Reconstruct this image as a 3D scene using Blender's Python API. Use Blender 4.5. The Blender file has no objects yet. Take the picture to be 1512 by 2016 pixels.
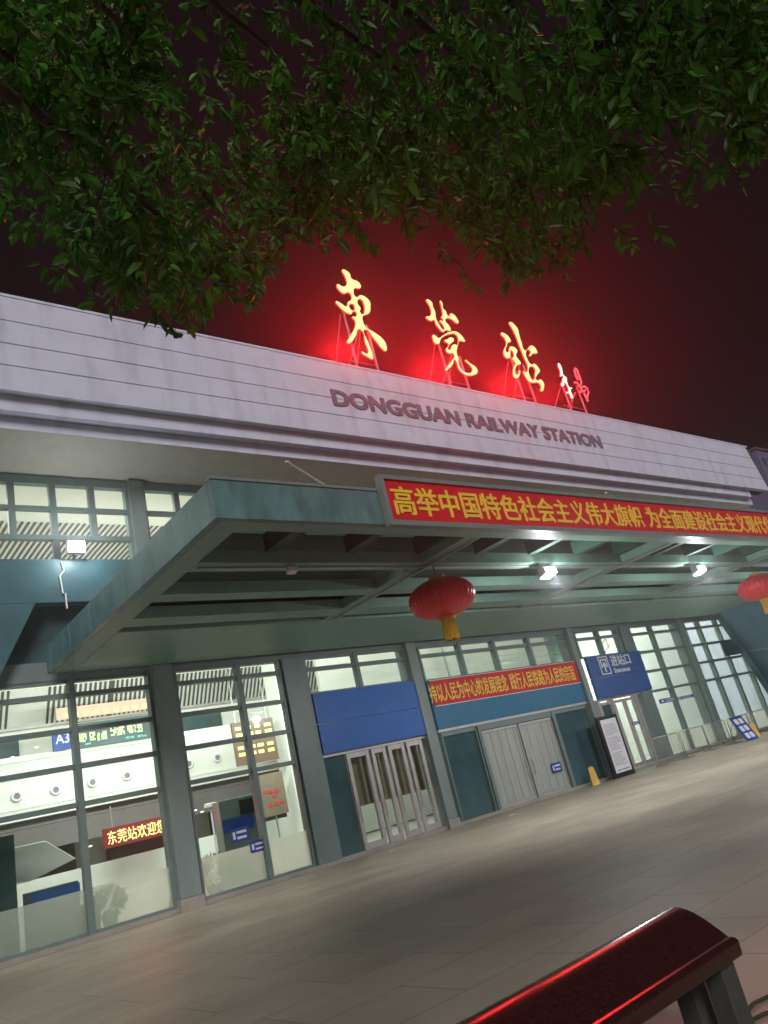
import bpy, bmesh, math, random
from mathutils import Vector, Matrix
R = math.radians
random.seed(7)
C = bpy.context.scene.collection
S = bpy.context.scene

# ------------------------------------------------------------------ camera
CX, CY, F = 756.0, 1008.0, 1480.0            # photograph centre and focal length in photo pixels
EYE = Vector((0, 0, 1.6))
ax = Vector((1820, -98, -F)).normalized()     # world X seen in camera axes (runs along the facade)
az = Vector((-990, 3961, -F)); az = (az - ax * az.dot(ax)).normalized()
ay = az.cross(ax)
cam_d = bpy.data.cameras.new('camera'); cam = bpy.data.objects.new('camera', cam_d); C.objects.link(cam)
cam_d.sensor_fit = 'VERTICAL'; cam_d.sensor_height = 24.0; cam_d.lens = F * 24.0 / 2016.0
cam_d.clip_start = 0.05; cam_d.clip_end = 1000
M3 = Matrix((ax, ay, az))
cam.matrix_world = Matrix.Translation(EYE) @ M3.to_4x4()
S.camera = cam

# ------------------------------------------------------------------ sky, sun, exposure
SUN_AZ, SUN_EL = R(236), R(33)
w = bpy.data.worlds.new('World'); S.world = w; w.use_nodes = True
nt = w.node_tree; nt.nodes.clear()
sky = nt.nodes.new('ShaderNodeTexSky'); sky.sky_type = 'NISHITA'; sky.sun_disc = False
sky.sun_elevation = R(2); sky.sun_rotation = math.pi / 2 - SUN_AZ
mx = nt.nodes.new('ShaderNodeMix'); mx.data_type = 'RGBA'; mx.blend_type = 'MIX'; mx.inputs[0].default_value = 0.985
bgn = nt.nodes.new('ShaderNodeBackground'); out = nt.nodes.new('ShaderNodeOutputWorld')
mx.inputs[7].default_value = (0.052, 0.040, 0.047, 1)
nt.links.new(sky.outputs[0], mx.inputs[6]); nt.links.new(mx.outputs[2], bgn.inputs[0]); nt.links.new(bgn.outputs[0], out.inputs[0])
bgn.inputs[1].default_value = 0.09
sd = bpy.data.lights.new('sun', 'SUN'); sun = bpy.data.objects.new('sun', sd); C.objects.link(sun)
sd.energy = 2.5; sd.angle = R(22); sd.color = (1.0, 0.95, 0.95)
sdir = Vector((math.cos(SUN_AZ) * math.cos(SUN_EL), math.sin(SUN_AZ) * math.cos(SUN_EL), math.sin(SUN_EL)))
sun.rotation_euler = sdir.to_track_quat('Z', 'Y').to_euler()
S.view_settings.view_transform = 'Standard'; S.view_settings.look = 'None'
S.view_settings.exposure = 0.0; S.view_settings.gamma = 1.0
try:
    S.cycles.max_bounces = 8; S.cycles.diffuse_bounces = 3; S.cycles.glossy_bounces = 3
    S.cycles.transmission_bounces = 6; S.cycles.transparent_max_bounces = 10; S.cycles.volume_bounces = 0
    S.cycles.sample_clamp_indirect = 4.0
except Exception:
    pass
HAZE = 0.003

# ------------------------------------------------------------------ helpers
def ray(px, py):
    d = Vector((px - CX, -(py - CY), -F)); return M3 @ d
def at(px, py, Y):
    r = ray(px, py); return EYE + r * (Y / r.y)
def atz(px, py, z):
    r = ray(px, py); return EYE + r * ((z - EYE.z) / r.z)
def atx(px, py, x):
    r = ray(px, py); return EYE + r * (x / r.x)
def atd(px, py, d):
    return EYE + ray(px, py).normalized() * d

def nodes(m):
    m.use_nodes = True; return m.node_tree.nodes, m.node_tree.links
def mat(name, col, rough=0.6, metal=0.0, var=0.18, scale=3.0, bump=0.0, bscale=40.0, spec=0.5, stretch=(1, 1, 1), coat=0.0):
    m = bpy.data.materials.new(name); n, l = nodes(m); b = n['Principled BSDF']
    tc = n.new('ShaderNodeTexCoord'); mp = n.new('ShaderNodeMapping'); mp.inputs['Scale'].default_value = stretch
    l.new(tc.outputs['Object'], mp.inputs[0])
    no = n.new('ShaderNodeTexNoise'); no.inputs['Scale'].default_value = scale; no.inputs['Detail'].default_value = 6
    no.inputs['Roughness'].default_value = 0.65
    l.new(mp.outputs[0], no.inputs['Vector'])
    rp = n.new('ShaderNodeValToRGB')
    a = [max(0, c * (1 - var)) for c in col]; z = [min(1, c * (1 + var)) for c in col]
    rp.color_ramp.elements[0].position = 0.3; rp.color_ramp.elements[1].position = 0.7
    rp.color_ramp.elements[0].color = (*a, 1); rp.color_ramp.elements[1].color = (*z, 1)
    l.new(no.outputs[0], rp.inputs[0]); l.new(rp.outputs[0], b.inputs['Base Color'])
    b.inputs['Roughness'].default_value = rough; b.inputs['Metallic'].default_value = metal
    b.inputs['Specular IOR Level'].default_value = spec
    b.inputs['Coat Weight'].default_value = coat; b.inputs['Coat Roughness'].default_value = 0.06
    if bump:
        n2 = n.new('ShaderNodeTexNoise'); n2.inputs['Scale'].default_value = bscale; n2.inputs['Detail'].default_value = 4
        l.new(tc.outputs['Object'], n2.inputs['Vector'])
        bp = n.new('ShaderNodeBump'); bp.inputs['Strength'].default_value = bump; bp.inputs['Distance'].default_value = 0.02
        l.new(n2.outputs[0], bp.inputs['Height']); l.new(bp.outputs[0], b.inputs['Normal'])
    return m
def emit(name, col, strength, sample=True, base=(0.02, 0.02, 0.02)):
    m = bpy.data.materials.new(name); n, l = nodes(m); b = n['Principled BSDF']
    b.inputs['Base Color'].default_value = (*base, 1); b.inputs['Roughness'].default_value = 0.5
    b.inputs['Emission Color'].default_value = (*col, 1); b.inputs['Emission Strength'].default_value = strength
    if not sample:
        m.cycles.emission_sampling = 'NONE'
    return m
def glass(name, tint, refl=1.0):
    m = bpy.data.materials.new(name); n, l = nodes(m); n.remove(n['Principled BSDF'])
    t = n.new('ShaderNodeBsdfTransparent'); t.inputs[0].default_value = (*tint, 1)
    g = n.new('ShaderNodeBsdfGlossy'); g.inputs[0].default_value = (0.9, 0.95, 0.95, 1); g.inputs['Roughness'].default_value = 0.03
    f = n.new('ShaderNodeFresnel'); f.inputs[0].default_value = 1.45
    mu = n.new('ShaderNodeMath'); mu.operation = 'MULTIPLY'; mu.inputs[1].default_value = refl
    s = n.new('ShaderNodeMixShader')
    l.new(f.outputs[0], mu.inputs[0]); l.new(mu.outputs[0], s.inputs[0]); l.new(t.outputs[0], s.inputs[1]); l.new(g.outputs[0], s.inputs[2])
    l.new(s.outputs[0], n['Material Output'].inputs[0]); return m
def frosted(name, col, tr):
    m = bpy.data.materials.new(name); n, l = nodes(m); n.remove(n['Principled BSDF'])
    t = n.new('ShaderNodeBsdfTransparent'); t.inputs[0].default_value = (*col, 1)
    g = n.new('ShaderNodeBsdfTranslucent'); g.inputs[0].default_value = (*col, 1)
    d = n.new('ShaderNodeBsdfDiffuse'); d.inputs[0].default_value = (*col, 1)
    s1 = n.new('ShaderNodeMixShader'); s1.inputs[0].default_value = 0.12
    s = n.new('ShaderNodeMixShader'); s.inputs[0].default_value = tr
    l.new(g.outputs[0], s1.inputs[1]); l.new(d.outputs[0], s1.inputs[2])
    l.new(s1.outputs[0], s.inputs[1]); l.new(t.outputs[0], s.inputs[2])
    l.new(s.outputs[0], n['Material Output'].inputs[0]); return m

BASE = {}
def thing(name, label, cat, loc=(0, 0, 0), group=None):
    o = bpy.data.objects.new(name, None); C.objects.link(o); o.location = loc; o.empty_display_size = 0.2
    o['label'] = label; o['category'] = cat
    if group: o['group'] = group
    BASE[o.name] = Vector(loc); return o
class MB:
    def __init__(s): s.v = []; s.f = []; s.mi = []
    def add(s, vs, fs, mi=0):
        k = len(s.v); s.v += [tuple(v) for v in vs]; s.f += [tuple(i + k for i in f) for f in fs]; s.mi += [mi] * len(fs); return s
    def box(s, x0, x1, y0, y1, z0, z1, mi=0):
        return s.add([(x0, y0, z0), (x1, y0, z0), (x1, y1, z0), (x0, y1, z0), (x0, y0, z1), (x1, y0, z1), (x1, y1, z1), (x0, y1, z1)],
                     [(0, 3, 2, 1), (4, 5, 6, 7), (0, 1, 5, 4), (1, 2, 6, 5), (2, 3, 7, 6), (3, 0, 4, 7)], mi)
    def prism_xz(s, poly, y0, y1, mi=0):
        n = len(poly); vs = [(x, y0, z) for x, z in poly] + [(x, y1, z) for x, z in poly]
        fs = [tuple(range(n)), tuple(range(2 * n - 1, n - 1, -1))] + [(i, i + n, (i + 1) % n + n, (i + 1) % n) for i in range(n)]
        return s.add(vs, fs, mi)
    def prism_yz(s, poly, x0, x1, mi=0):
        n = len(poly); vs = [(x0, y, z) for y, z in poly] + [(x1, y, z) for y, z in poly]
        fs = [tuple(range(n)), tuple(range(2 * n - 1, n - 1, -1))] + [(i, i + n, (i + 1) % n + n, (i + 1) % n) for i in range(n)]
        return s.add(vs, fs, mi)
    def tube(s, pts, r, n=8, r1=None, mi=0):
        pts = [Vector(p) for p in pts]; N = len(pts); r1 = r if r1 is None else r1; vs = []; fs = []
        up = Vector((0.31, 0.2, 0.93))
        for i, p in enumerate(pts):
            d = (pts[min(i + 1, N - 1)] - pts[max(i - 1, 0)]).normalized()
            a = d.cross(up); a = a.normalized() if a.length > 1e-3 else d.orthogonal().normalized(); b = d.cross(a)
            rr = r + (r1 - r) * i / max(1, N - 1)
            vs += [p + a * math.cos(2 * math.pi * k / n) * rr + b * math.sin(2 * math.pi * k / n) * rr for k in range(n)]
        for i in range(N - 1):
            fs += [(i * n + k, i * n + (k + 1) % n, (i + 1) * n + (k + 1) % n, (i + 1) * n + k) for k in range(n)]
        fs += [tuple(range(n - 1, -1, -1)), tuple(range((N - 1) * n, N * n))]
        return s.add(vs, fs, mi)
    def lathe(s, prof, c, n=32, wob=0.0, ribs=0, mi=0):
        vs = []; fs = []; m = len(prof)
        for r, z in prof:
            for k in range(n):
                a = 2 * math.pi * k / n; rr = r * (1 + wob * math.cos(ribs * a))
                vs.append((c[0] + rr * math.cos(a), c[1] + rr * math.sin(a), c[2] + z))
        for i in range(m - 1):
            fs += [(i * n + k, i * n + (k + 1) % n, (i + 1) * n + (k + 1) % n, (i + 1) * n + k) for k in range(n)]
        fs += [tuple(range(n - 1, -1, -1)), tuple(range((m - 1) * n, m * n))]
        return s.add(vs, fs, mi)
    def build(s, name, ms, parent=None, bevel=0.0, smooth=False, label=None):
        ms = ms if isinstance(ms, (list, tuple)) else [ms]
        b = BASE.get(parent.name, Vector()) if parent else Vector()
        me = bpy.data.meshes.new(name); me.from_pydata([Vector(v) - b for v in s.v], [], s.f)
        for m in ms: me.materials.append(m)
        if len(ms) > 1: me.polygons.foreach_set('material_index', s.mi)
        bm = bmesh.new(); bm.from_mesh(me); bmesh.ops.recalc_face_normals(bm, faces=bm.faces); bm.to_mesh(me); bm.free()
        if smooth: me.polygons.foreach_set('use_smooth', [True] * len(me.polygons))
        o = bpy.data.objects.new(name, me); C.objects.link(o)
        if parent: o.parent = parent
        BASE[o.name] = b
        if label: o['label'] = label
        if bevel:
            md = o.modifiers.new('bevel', 'BEVEL'); md.width = bevel; md.segments = 2; md.limit_method = 'ANGLE'
        return o
def top(o, label=None, cat=None, group=None, kind=None):
    for k, v in (('label', label), ('category', cat), ('group', group), ('kind', kind)):
        if v: o[k] = v
    return o
def dup(root, loc, label, rz=0.0):
    r = root.copy(); C.objects.link(r); r.location = loc; r.rotation_euler = (0, 0, rz); r['label'] = label
    for ch in list(root.children):
        c = ch.copy(); C.objects.link(c); c.parent = r
        for g in list(ch.children):
            d = g.copy(); C.objects.link(d); d.parent = c
    return r
def curve_mesh(cu):
    o = bpy.data.objects.new('tmp', cu); C.objects.link(o)
    dg = bpy.context.evaluated_depsgraph_get(); dg.update()
    me = bpy.data.meshes.new_from_object(o.evaluated_get(dg)); bpy.data.objects.remove(o); bpy.data.curves.remove(cu); return me
def text(name, s, m, parent, x0, x1, z0, z1, y, depth=0.02, bold=0.02, keep=False):
    """lettering facing -Y, fitted into x0..x1, z0..z1, its back on the plane y"""
    cu = bpy.data.curves.new(name, 'FONT'); cu.body = s; cu.extrude = 0.5; cu.resolution_u = 3
    src = curve_mesh(cu); fs_ = [tuple(p.vertices) for p in src.polygons]; n0 = len(src.vertices)
    vs_ = []; ff_ = []
    for k, (du, dv) in enumerate(((0, 0), (1, 0.6), (-1, 0.6), (0.6, -1), (-0.6, -1)) if bold else ((0, 0),)):
        vs_ += [(v.co.x + du * bold, v.co.y + dv * bold * 0.8, v.co.z + k * 0.012) for v in src.vertices]
        ff_ += [tuple(i + k * n0 for i in f) for f in fs_]
    bpy.data.meshes.remove(src); me = bpy.data.meshes.new(name); me.from_pydata(vs_, [], ff_)
    xs = [v.co.x for v in me.vertices]; ys = [v.co.y for v in me.vertices]
    a, b_, c, d = min(xs), max(xs), min(ys), max(ys); b = BASE.get(parent.name, Vector())
    for v in me.vertices:
        x, q, h = v.co
        v.co = Vector((x0 + (x - a) / (b_ - a) * (x1 - x0), y - (h + 0.5) * depth, z0 + (q - c) / (d - c) * (z1 - z0))) - b
    me.materials.clear(); me.materials.append(m)
    o = bpy.data.objects.new(name, me); C.objects.link(o); o.parent = parent; BASE[o.name] = b; return o
def lamp(name, kind, loc, energy, col, parent=None, size=0.1, aim=None, spot=None, size_y=None):
    d = bpy.data.lights.new(name, kind); d.energy = energy; d.color = col
    o = bpy.data.objects.new(name, d); C.objects.link(o); loc = Vector(loc)
    b = BASE.get(parent.name, Vector()) if parent else Vector()
    o.location = loc - b
    if parent: o.parent = parent
    if kind == 'AREA':
        d.shape = 'RECTANGLE'; d.size = size; d.size_y = size_y or size
    else: d.shadow_soft_size = size
    if spot: d.spot_size = spot; d.spot_blend = 0.7
    if aim is not None: o.rotation_euler = (Vector(aim) - loc).to_track_quat('-Z', 'Y').to_euler()
    return o

# ------------------------------------------------------------------ materials
def fascia_mat():
    m = mat('pale stone cladding', (0.60, 0.62, 0.75), 0.75, var=0.06, scale=1.2, bump=0.15)
    n, l = nodes(m); b = n['Principled BSDF']; src = b.inputs['Base Color'].links[0].from_socket
    tc = n.new('ShaderNodeTexCoord'); mp = n.new('ShaderNodeMapping'); mp.inputs['Scale'].default_value = (0.8, 0.8, 0.16)
    no = n.new('ShaderNodeTexNoise'); no.inputs['Scale'].default_value = 2.2; no.inputs['Detail'].default_value = 5
    rp = n.new('ShaderNodeValToRGB'); rp.color_ramp.elements[0].position = 0.33; rp.color_ramp.elements[1].position = 0.5
    rp.color_ramp.elements[0].color = (0.84, 0.83, 0.82, 1); rp.color_ramp.elements[1].color = (1, 1, 1, 1)
    mm = n.new('ShaderNodeMix'); mm.data_type = 'RGBA'; mm.blend_type = 'MULTIPLY'; mm.inputs[0].default_value = 1
    l.new(tc.outputs['Object'], mp.inputs[0]); l.new(mp.outputs[0], no.inputs['Vector']); l.new(no.outputs[0], rp.inputs[0])
    l.new(src, mm.inputs[6]); l.new(rp.outputs[0], mm.inputs[7]); l.new(mm.outputs[2], b.inputs['Base Color']); return m
M = dict(
    stone=fascia_mat(),
    joint=mat('dark joint', (0.08, 0.075, 0.085), 0.9),
    soffit=mat('soffit board', (0.56, 0.53, 0.46), 0.85, var=0.08),
    frame=mat('grey green window frame', (0.15, 0.20, 0.19), 0.45, var=0.12, scale=2),
    column=mat('grey green column', (0.19, 0.235, 0.225), 0.5, var=0.15, scale=1.5, stretch=(1, 1, 0.3)),
    clad=mat('teal metal cladding', (0.058, 0.13, 0.15), 0.4, var=0.2, scale=1.2, spec=0.4),
    canopy=mat('teal canopy panel', (0.085, 0.175, 0.175), 0.45, var=0.36, scale=2.5, stretch=(1, 1, 0.4)),
    beam=mat('green grey beam cladding', (0.17, 0.30, 0.24), 0.55, var=0.1),
    deck=mat('dark canopy deck', (0.025, 0.075, 0.05), 0.7),
    white=mat('white hall wall', (0.78, 0.79, 0.73), 0.7, var=0.03),
    ceil=mat('cream ceiling', (0.80, 0.78, 0.70), 0.8, var=0.03),
    slat=mat('dark slat gap', (0.10, 0.10, 0.10), 0.8),
    brown=mat('brown board', (0.24, 0.19, 0.13), 0.7, var=0.15),
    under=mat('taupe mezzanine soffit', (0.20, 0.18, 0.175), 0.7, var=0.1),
    floor=mat('polished hall floor', (0.45, 0.43, 0.40), 0.2, var=0.1),
    blue=mat('blue sign panel', (0.010, 0.10, 0.38), 0.5, var=0.12, scale=1.2),
    navy=mat('navy sign panel', (0.03, 0.09, 0.27), 0.5, var=0.1, scale=1.2),
    teal=mat('bright teal panel', (0.01, 0.13, 0.24), 0.5, var=0.08),
    red=mat('red banner cloth', (0.52, 0.012, 0.018), 0.6, var=0.12, scale=1.5),
    gold=mat('gold lettering', (0.78, 0.52, 0.05), 0.5, var=0.08),
    letter=mat('weathered purple grey letter', (0.17, 0.15, 0.20), 0.7, var=0.15),
    alu=mat('brushed aluminium', (0.46, 0.43, 0.42), 0.4, metal=0.35, var=0.1),
    steel=mat('galvanised steel', (0.42, 0.40, 0.38), 0.4, metal=0.6, var=0.15),
    signpost=mat('painted sign post', (0.16, 0.15, 0.17), 0.5, var=0.1),
    whitepaint=mat('white paint', (0.75, 0.75, 0.74), 0.5, var=0.05),
    poster=mat('white poster', (0.72, 0.70, 0.74), 0.6, var=0.03),
    ink=mat('grey ink', (0.25, 0.24, 0.28), 0.8),
    black=mat('black plastic', (0.015, 0.016, 0.018), 0.45),
    yellow=mat('yellow plastic', (0.62, 0.34, 0.03), 0.45),
    plastic=mat('grey strip curtain', (0.36, 0.38, 0.34), 0.5, var=0.18, scale=1.0, stretch=(4, 1, 0.2)),
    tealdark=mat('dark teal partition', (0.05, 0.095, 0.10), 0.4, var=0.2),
    lantern=mat('red lantern silk', (0.78, 0.028, 0.03), 0.34, var=0.12, scale=4),
    tassel=mat('yellow tassel', (0.62, 0.36, 0.02), 0.7, var=0.25, scale=30, stretch=(1, 1, 0.1)),
    bench=mat('polished dark granite', (0.034, 0.010, 0.009), 0.18, var=0.5, scale=60, spec=0.6),
    benchleg=mat('dark stone leg', (0.05, 0.055, 0.05), 0.5, var=0.2, scale=20),
    bark=mat('bark', (0.05, 0.035, 0.025), 0.9, var=0.4, scale=12, bump=0.6),
    plant=mat('potted plant leaf', (0.03, 0.10, 0.04), 0.6, var=0.3),
    plinth=mat('stone plinth', (0.30, 0.27, 0.24), 0.6, var=0.15, scale=2),
    bluesign=mat('blue enamel', (0.015, 0.06, 0.30), 0.4),
    pane=glass('window glass', (0.93, 0.97, 0.94), 0.4),
    darkpane=mat('tinted glass', (0.05, 0.10, 0.11), 0.12, var=0.25, scale=0.8),
    frost=frosted('frosted film', (0.93, 0.93, 0.90), 0.55),
    sign_face=emit('sign face lit', (1.0, 0.76, 0.32), 1.5, False),
    sign_pale=emit('sign face pale lit', (1.0, 0.86, 0.72), 1.7, False),
    sign_edge=emit('sign edge red', (1.0, 0.06, 0.03), 1.3, False),
    sign_tube=emit('red neon tube', (1.0, 0.10, 0.13), 1.3, False),
    bulb=emit('flood lamp lens', (0.92, 0.97, 1.0), 40, False),
    led_y=emit('led yellow', (1.0, 0.86, 0.30), 2.0, False),
    led_g=emit('led pale green', (0.85, 1.0, 0.55), 1.5, False),
    led_c=emit('led cyan', (0.25, 0.9, 0.75), 1.1, False),
    led_r=emit('led red', (0.9, 0.05, 0.04), 0.9, False),
    led_bg=emit('led red background', (0.75, 0.02, 0.03), 0.35, False),
    led_br=emit('led amber background', (0.75, 0.42, 0.18), 0.35, False),
    tubelight=emit('downlight', (1.0, 0.95, 0.85), 4, False),
)
def ground_mat():
    m = bpy.data.materials.new('plaza paving'); n, l = nodes(m); b = n['Principled BSDF']
    tc = n.new('ShaderNodeTexCoord')
    a = n.new('ShaderNodeTexNoise'); a.inputs['Scale'].default_value = 0.22; a.inputs['Detail'].default_value = 8; a.inputs['Roughness'].default_value = 0.7
    mp = n.new('ShaderNodeMapping'); mp.inputs['Scale'].default_value = (0.55, 1.0, 1)
    c = n.new('ShaderNodeTexNoise'); c.inputs['Scale'].default_value = 0.9; c.inputs['Detail'].default_value = 6
    f = n.new('ShaderNodeTexNoise'); f.inputs['Scale'].default_value = 45; f.inputs['Detail'].default_value = 3
    br = n.new('ShaderNodeTexBrick'); br.offset = 0.5; br.inputs['Scale'].default_value = 1.0
    br.inputs['Brick Width'].default_value = 1.8; br.inputs['Row Height'].default_value = 0.9; br.inputs['Mortar Size'].default_value = 0.016; br.inputs['Mortar Smooth'].default_value = 0.6
    br.inputs['Color1'].default_value = (1, 1, 1, 1); br.inputs['Color2'].default_value = (0.91, 0.90, 0.89, 1); br.inputs['Mortar'].default_value = (0.60, 0.58, 0.56, 1)
    for t in (a, f, br): l.new(tc.outputs['Object'], t.inputs['Vector'])
    l.new(tc.outputs['Object'], mp.inputs[0]); l.new(mp.outputs[0], c.inputs['Vector'])
    r1 = n.new('ShaderNodeValToRGB'); r1.color_ramp.elements[0].color = (0.30, 0.262, 0.208, 1); r1.color_ramp.elements[1].color = (0.42, 0.365, 0.285, 1)
    r1.color_ramp.elements[0].position = 0.32; r1.color_ramp.elements[1].position = 0.68
    l.new(a.outputs[0], r1.inputs[0])
    r2 = n.new('ShaderNodeValToRGB'); r2.color_ramp.elements[0].color = (0.84, 0.83, 0.81, 1); r2.color_ramp.elements[1].color = (1.1, 1.08, 1.05, 1)
    r2.color_ramp.elements[0].position = 0.35; r2.color_ramp.elements[1].position = 0.65
    l.new(c.outputs[0], r2.inputs[0])
    def mul(x, y, fac=1.0):
        q = n.new('ShaderNodeMix'); q.data_type = 'RGBA'; q.blend_type = 'MULTIPLY'; q.inputs[0].default_value = fac
        l.new(x, q.inputs[6]); l.new(y, q.inputs[7]); return q.outputs[2]
    r3 = n.new('ShaderNodeValToRGB'); r3.color_ramp.elements[0].color = (0.8, 0.8, 0.8, 1); r3.color_ramp.elements[1].color = (1.15, 1.15, 1.15, 1)
    l.new(f.outputs[0], r3.inputs[0])
    l.new(mul(mul(mul(r1.outputs[0], r2.outputs[0]), br.outputs[0]), r3.outputs[0]), b.inputs['Base Color'])
    b.inputs['Roughness'].default_value = 0.5; b.inputs['Specular IOR Level'].default_value = 0.35
    bp = n.new('ShaderNodeBump'); bp.inputs['Strength'].default_value = 0.25; bp.inputs['Distance'].default_value = 0.01
    l.new(f.outputs[0], bp.inputs['Height']); l.new(bp.outputs[0], b.inputs['Normal']); return m
M['ground'] = ground_mat()

# ------------------------------------------------------------------ ground
g = MB().add([(-150, -150, 0), (250, -150, 0), (250, 200, 0), (-150, 200, 0)], [(0, 1, 2, 3)]).build('pavement', M['ground']); top(g, kind='structure')

# ------------------------------------------------------------------ station building
D = 20.5
XL, XR = -4.0, 48.0
ST = thing('station_building', 'long pale railway station hall with stone fascia and tall lit glass front', 'building', (22.6, D, 0))
# stone fascia: panel courses with open joints, stepped mouldings under them
jz = [16.47, 15.68, 14.93, 14.23, 13.46]
fa = MB()
def xr(z): return 47.88 + (16.48 - z) * 0.27
for i in range(4):
    z1, z0 = jz[i] - (0.0 if i == 0 else 0.018), jz[i + 1] + (0.0 if i == 3 else 0.018)
    fa.prism_xz([(XL, z0), (xr(z0), z0), (xr(z1), z1), (XL, z1)], 18.2, 18.5)
fa.build('fascia', M['stone'], ST)
MB().box(XL, 48.6, 18.28, 18.98, 13.475, 16.40).build('fascia_backing', M['joint'], ST)
mo = MB().box(XL, 46.4, 18.46, 19.2, 13.0, 13.455).box(XL, 46.9, 18.76, 19.4, 12.62, 12.995)
mo.build('cornice', M['stone'], ST)
MB().box(XL, 48.2, 18.18, 19.2, 16.475, 16.56).build('coping', M['stone'], ST)
MB().prism_yz([(18.77, 12.615), (20.6, 12.14), (20.6, 12.26), (18.77, 12.75)], XL, 46.8).build('soffit', M['soffit'], ST)
rf = MB().box(XL, 48.4, 19.0, 42, 16.05, 16.38); rf.build('roof', M['joint'], ST)
MB().box(46.9, 48.4, 19.45, 42, 9.5, 16.0).box(46.9, 48.0, 20.7, 42, 0, 9.5).build('side_wall', M['stone'], ST)
MB().box(XL, XL + 0.4, 20.7, 42, 0, 16.0).build('side_wall', M['stone'], ST)
MB().box(XL + 0.4, 46.9, 41.6, 42, 0, 16.0).build('rear_wall', M['white'], ST)
# old lettering on the fascia
a0, a1 = at(649, 768, 18.2), at(1188, 884, 18.2)
text('lettering', 'DONGGUAN RAILWAY STATION', M['letter'], ST, a0.x, a1.x, 14.60, 15.29, 18.198, 0.03, 0.05)
# main columns
COLX = [-0.52, 8.72, 18.05, 27.3, 36.5]
for i, x in enumerate(COLX):
    xa, xb = x - 0.34, (x + 0.38) * 0.9854; c = MB().box(xa, xb, 20.2, 20.9, 0.3, 6.7); c.build('column', M['column'], ST, 0.02)
    MB().box(xa - 0.03, xb + 0.03, 20.15, 20.95, 0.0, 0.3).build('column_base', M['plinth'], ST)
    MB().box(x - 0.32, x + 0.12, 20.28, 20.9, 9.52, 12.13).build('upper_column', M['column'], ST)
for x in (13.02, 31.4):
    MB().box(x - 0.42, x + 0.42, 20.30, 20.8, 0.12, 6.2).build('pier', M['frame'], ST, 0.01)
# upper clerestory windows
edges = [XL + 0.4] + COLX + [46.3]
for b in range(len(edges) - 1):
    x0 = edges[b] + (0.13 if b else 0.0); x1 = edges[b + 1] - (0.33 if b < len(edges) - 2 else 0)
    n = max(2, round((x1 - x0) / 1.1)); p = (x1 - x0) / n
    fr = MB(); fr.box(x0, x1, 20.40, 20.62, 11.88, 12.13).box(x0, x1, 20.40, 20.62, 9.48, 9.56)
    fr.box(x0, x1, 20.42, 20.6, 11.07, 11.19).box(x0, x1, 20.42, 20.6, 10.17, 10.31)
    for k in range(n + 1):
        xm = x0 + k * p
        fr.box(xm - 0.09, xm + 0.09, 20.43, 20.59, 10.311, 11.069).box(xm - 0.09, xm + 0.09, 20.43, 20.59, 11.191, 11.879)
        if k % 2 == 0: fr.box(xm - 0.09, xm + 0.09, 20.43, 20.59, 9.561, 10.169)
    f = fr.build('window', M['frame'], ST)
    MB().box(x0, x1, 20.50, 20.512, 9.5, 12.0).build('pane', M['pane'], f)
# spandrel and the raking portal cladding
MB().box(XL + 0.4, 46.9, 20.62, 20.9, 6.72, 9.46).build('spandrel', M['tealdark'], ST)  # shade of the recess is put into this darker cladding colour
MB().box(1.0, 44.0, 20.40, 20.78, 6.2, 6.70).build('lintel', M['frame'], ST)  # dark frame colour, also painting in the recess shade
pc = MB()
pc.prism_xz([(XL, 0), (1.25, 0), (5.43, 8.2), (XL, 8.2)], 20.05, 20.40)
pc.prism_xz([(39.35, 8.2), (43.55, 0), (46.9, 0), (46.9, 8.2)], 20.05, 20.40)
pc.box(XL, 46.9, 20.05, 20.40, 8.203, 9.44)
pc.build('portal_cladding', M['clad'], ST, 0.01)
MB().box(39.8, 43.2, 20.395, 20.44, 4.1, 4.95).build('portal_rail', M['clad'], ST)
MB().prism_xz([(41.45, 4.10), (46.9, 4.10), (46.9, 4.13), (41.43, 4.13)], 20.03, 20.049).build('cladding_joint', M['alu'], ST)

# eave-to-canopy tie rods
for x in (13.4, 31.6):
    e = atx(672, 975, 13.4)
    tr = MB().tube([(x, 18.95, 12.55), (x, e.y, e.z)], 0.035); tr.lathe([(0.13, 0), (0.13, 0.05), (0.06, 0.12)], (x, 18.95, 12.48), 12)
    tr.build('tie_rod', M['steel'], ST)
# plinth
MB().box(1.0, 44.2, 20.30, 20.9, 0.0, 0.12).build('plinth', M['plinth'], ST, 0.01)

def glazed(x0, x1, mulls, tr, z0=0.12, z1=6.2, frost=None, pane='pane'):
    f = MB()
    xs = [x0] + mulls + [x1]
    for k, x in enumerate(mulls): f.box(x - 0.075, x + 0.075, 20.38, 20.62, z0, z1)
    f.box(x0, x0 + 0.08, 20.40, 20.62, z0, z1).box(x1 - 0.08, x1, 20.40, 20.62, z0, z1)
    for k in range(len(xs) - 1):
        u = xs[k] + 0.081; v = xs[k + 1] - 0.081
        for z in tr: f.box(u, v, 20.42, 20.60, z - 0.06, z + 0.06)
        f.box(u, v, 20.42, 20.60, z0, z0 + 0.07).box(u, v, 20.42, 20.60, z1 - 0.08, z1)
    o = f.build('window', M['frame'], ST)
    MB().box(x0 + 0.02, x1 - 0.02, 20.50, 20.512, z0 + 0.02, z1 - 0.02).build('pane', M[pane], o)
    if frost: MB().box(x0 + 0.02, x1 - 0.02, 20.52, 20.53, z0 + 0.02, frost).build('frosted_film', M['frost'], o)
    return o
TR = [5.79, 4.90, 3.98, 3.06]
glazed(1.0, 8.38, [1.7, 3.9, 6.25], TR, frost=1.12)
W2 = glazed(9.06, 12.59, [11.1], TR, frost=1.12)
glazed(13.45, 17.71, [15.55], [5.79], z0=4.97)
glazed(18.39, 26.96, [20.5, 22.4, 24.5], [5.83], z0=4.90)
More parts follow.
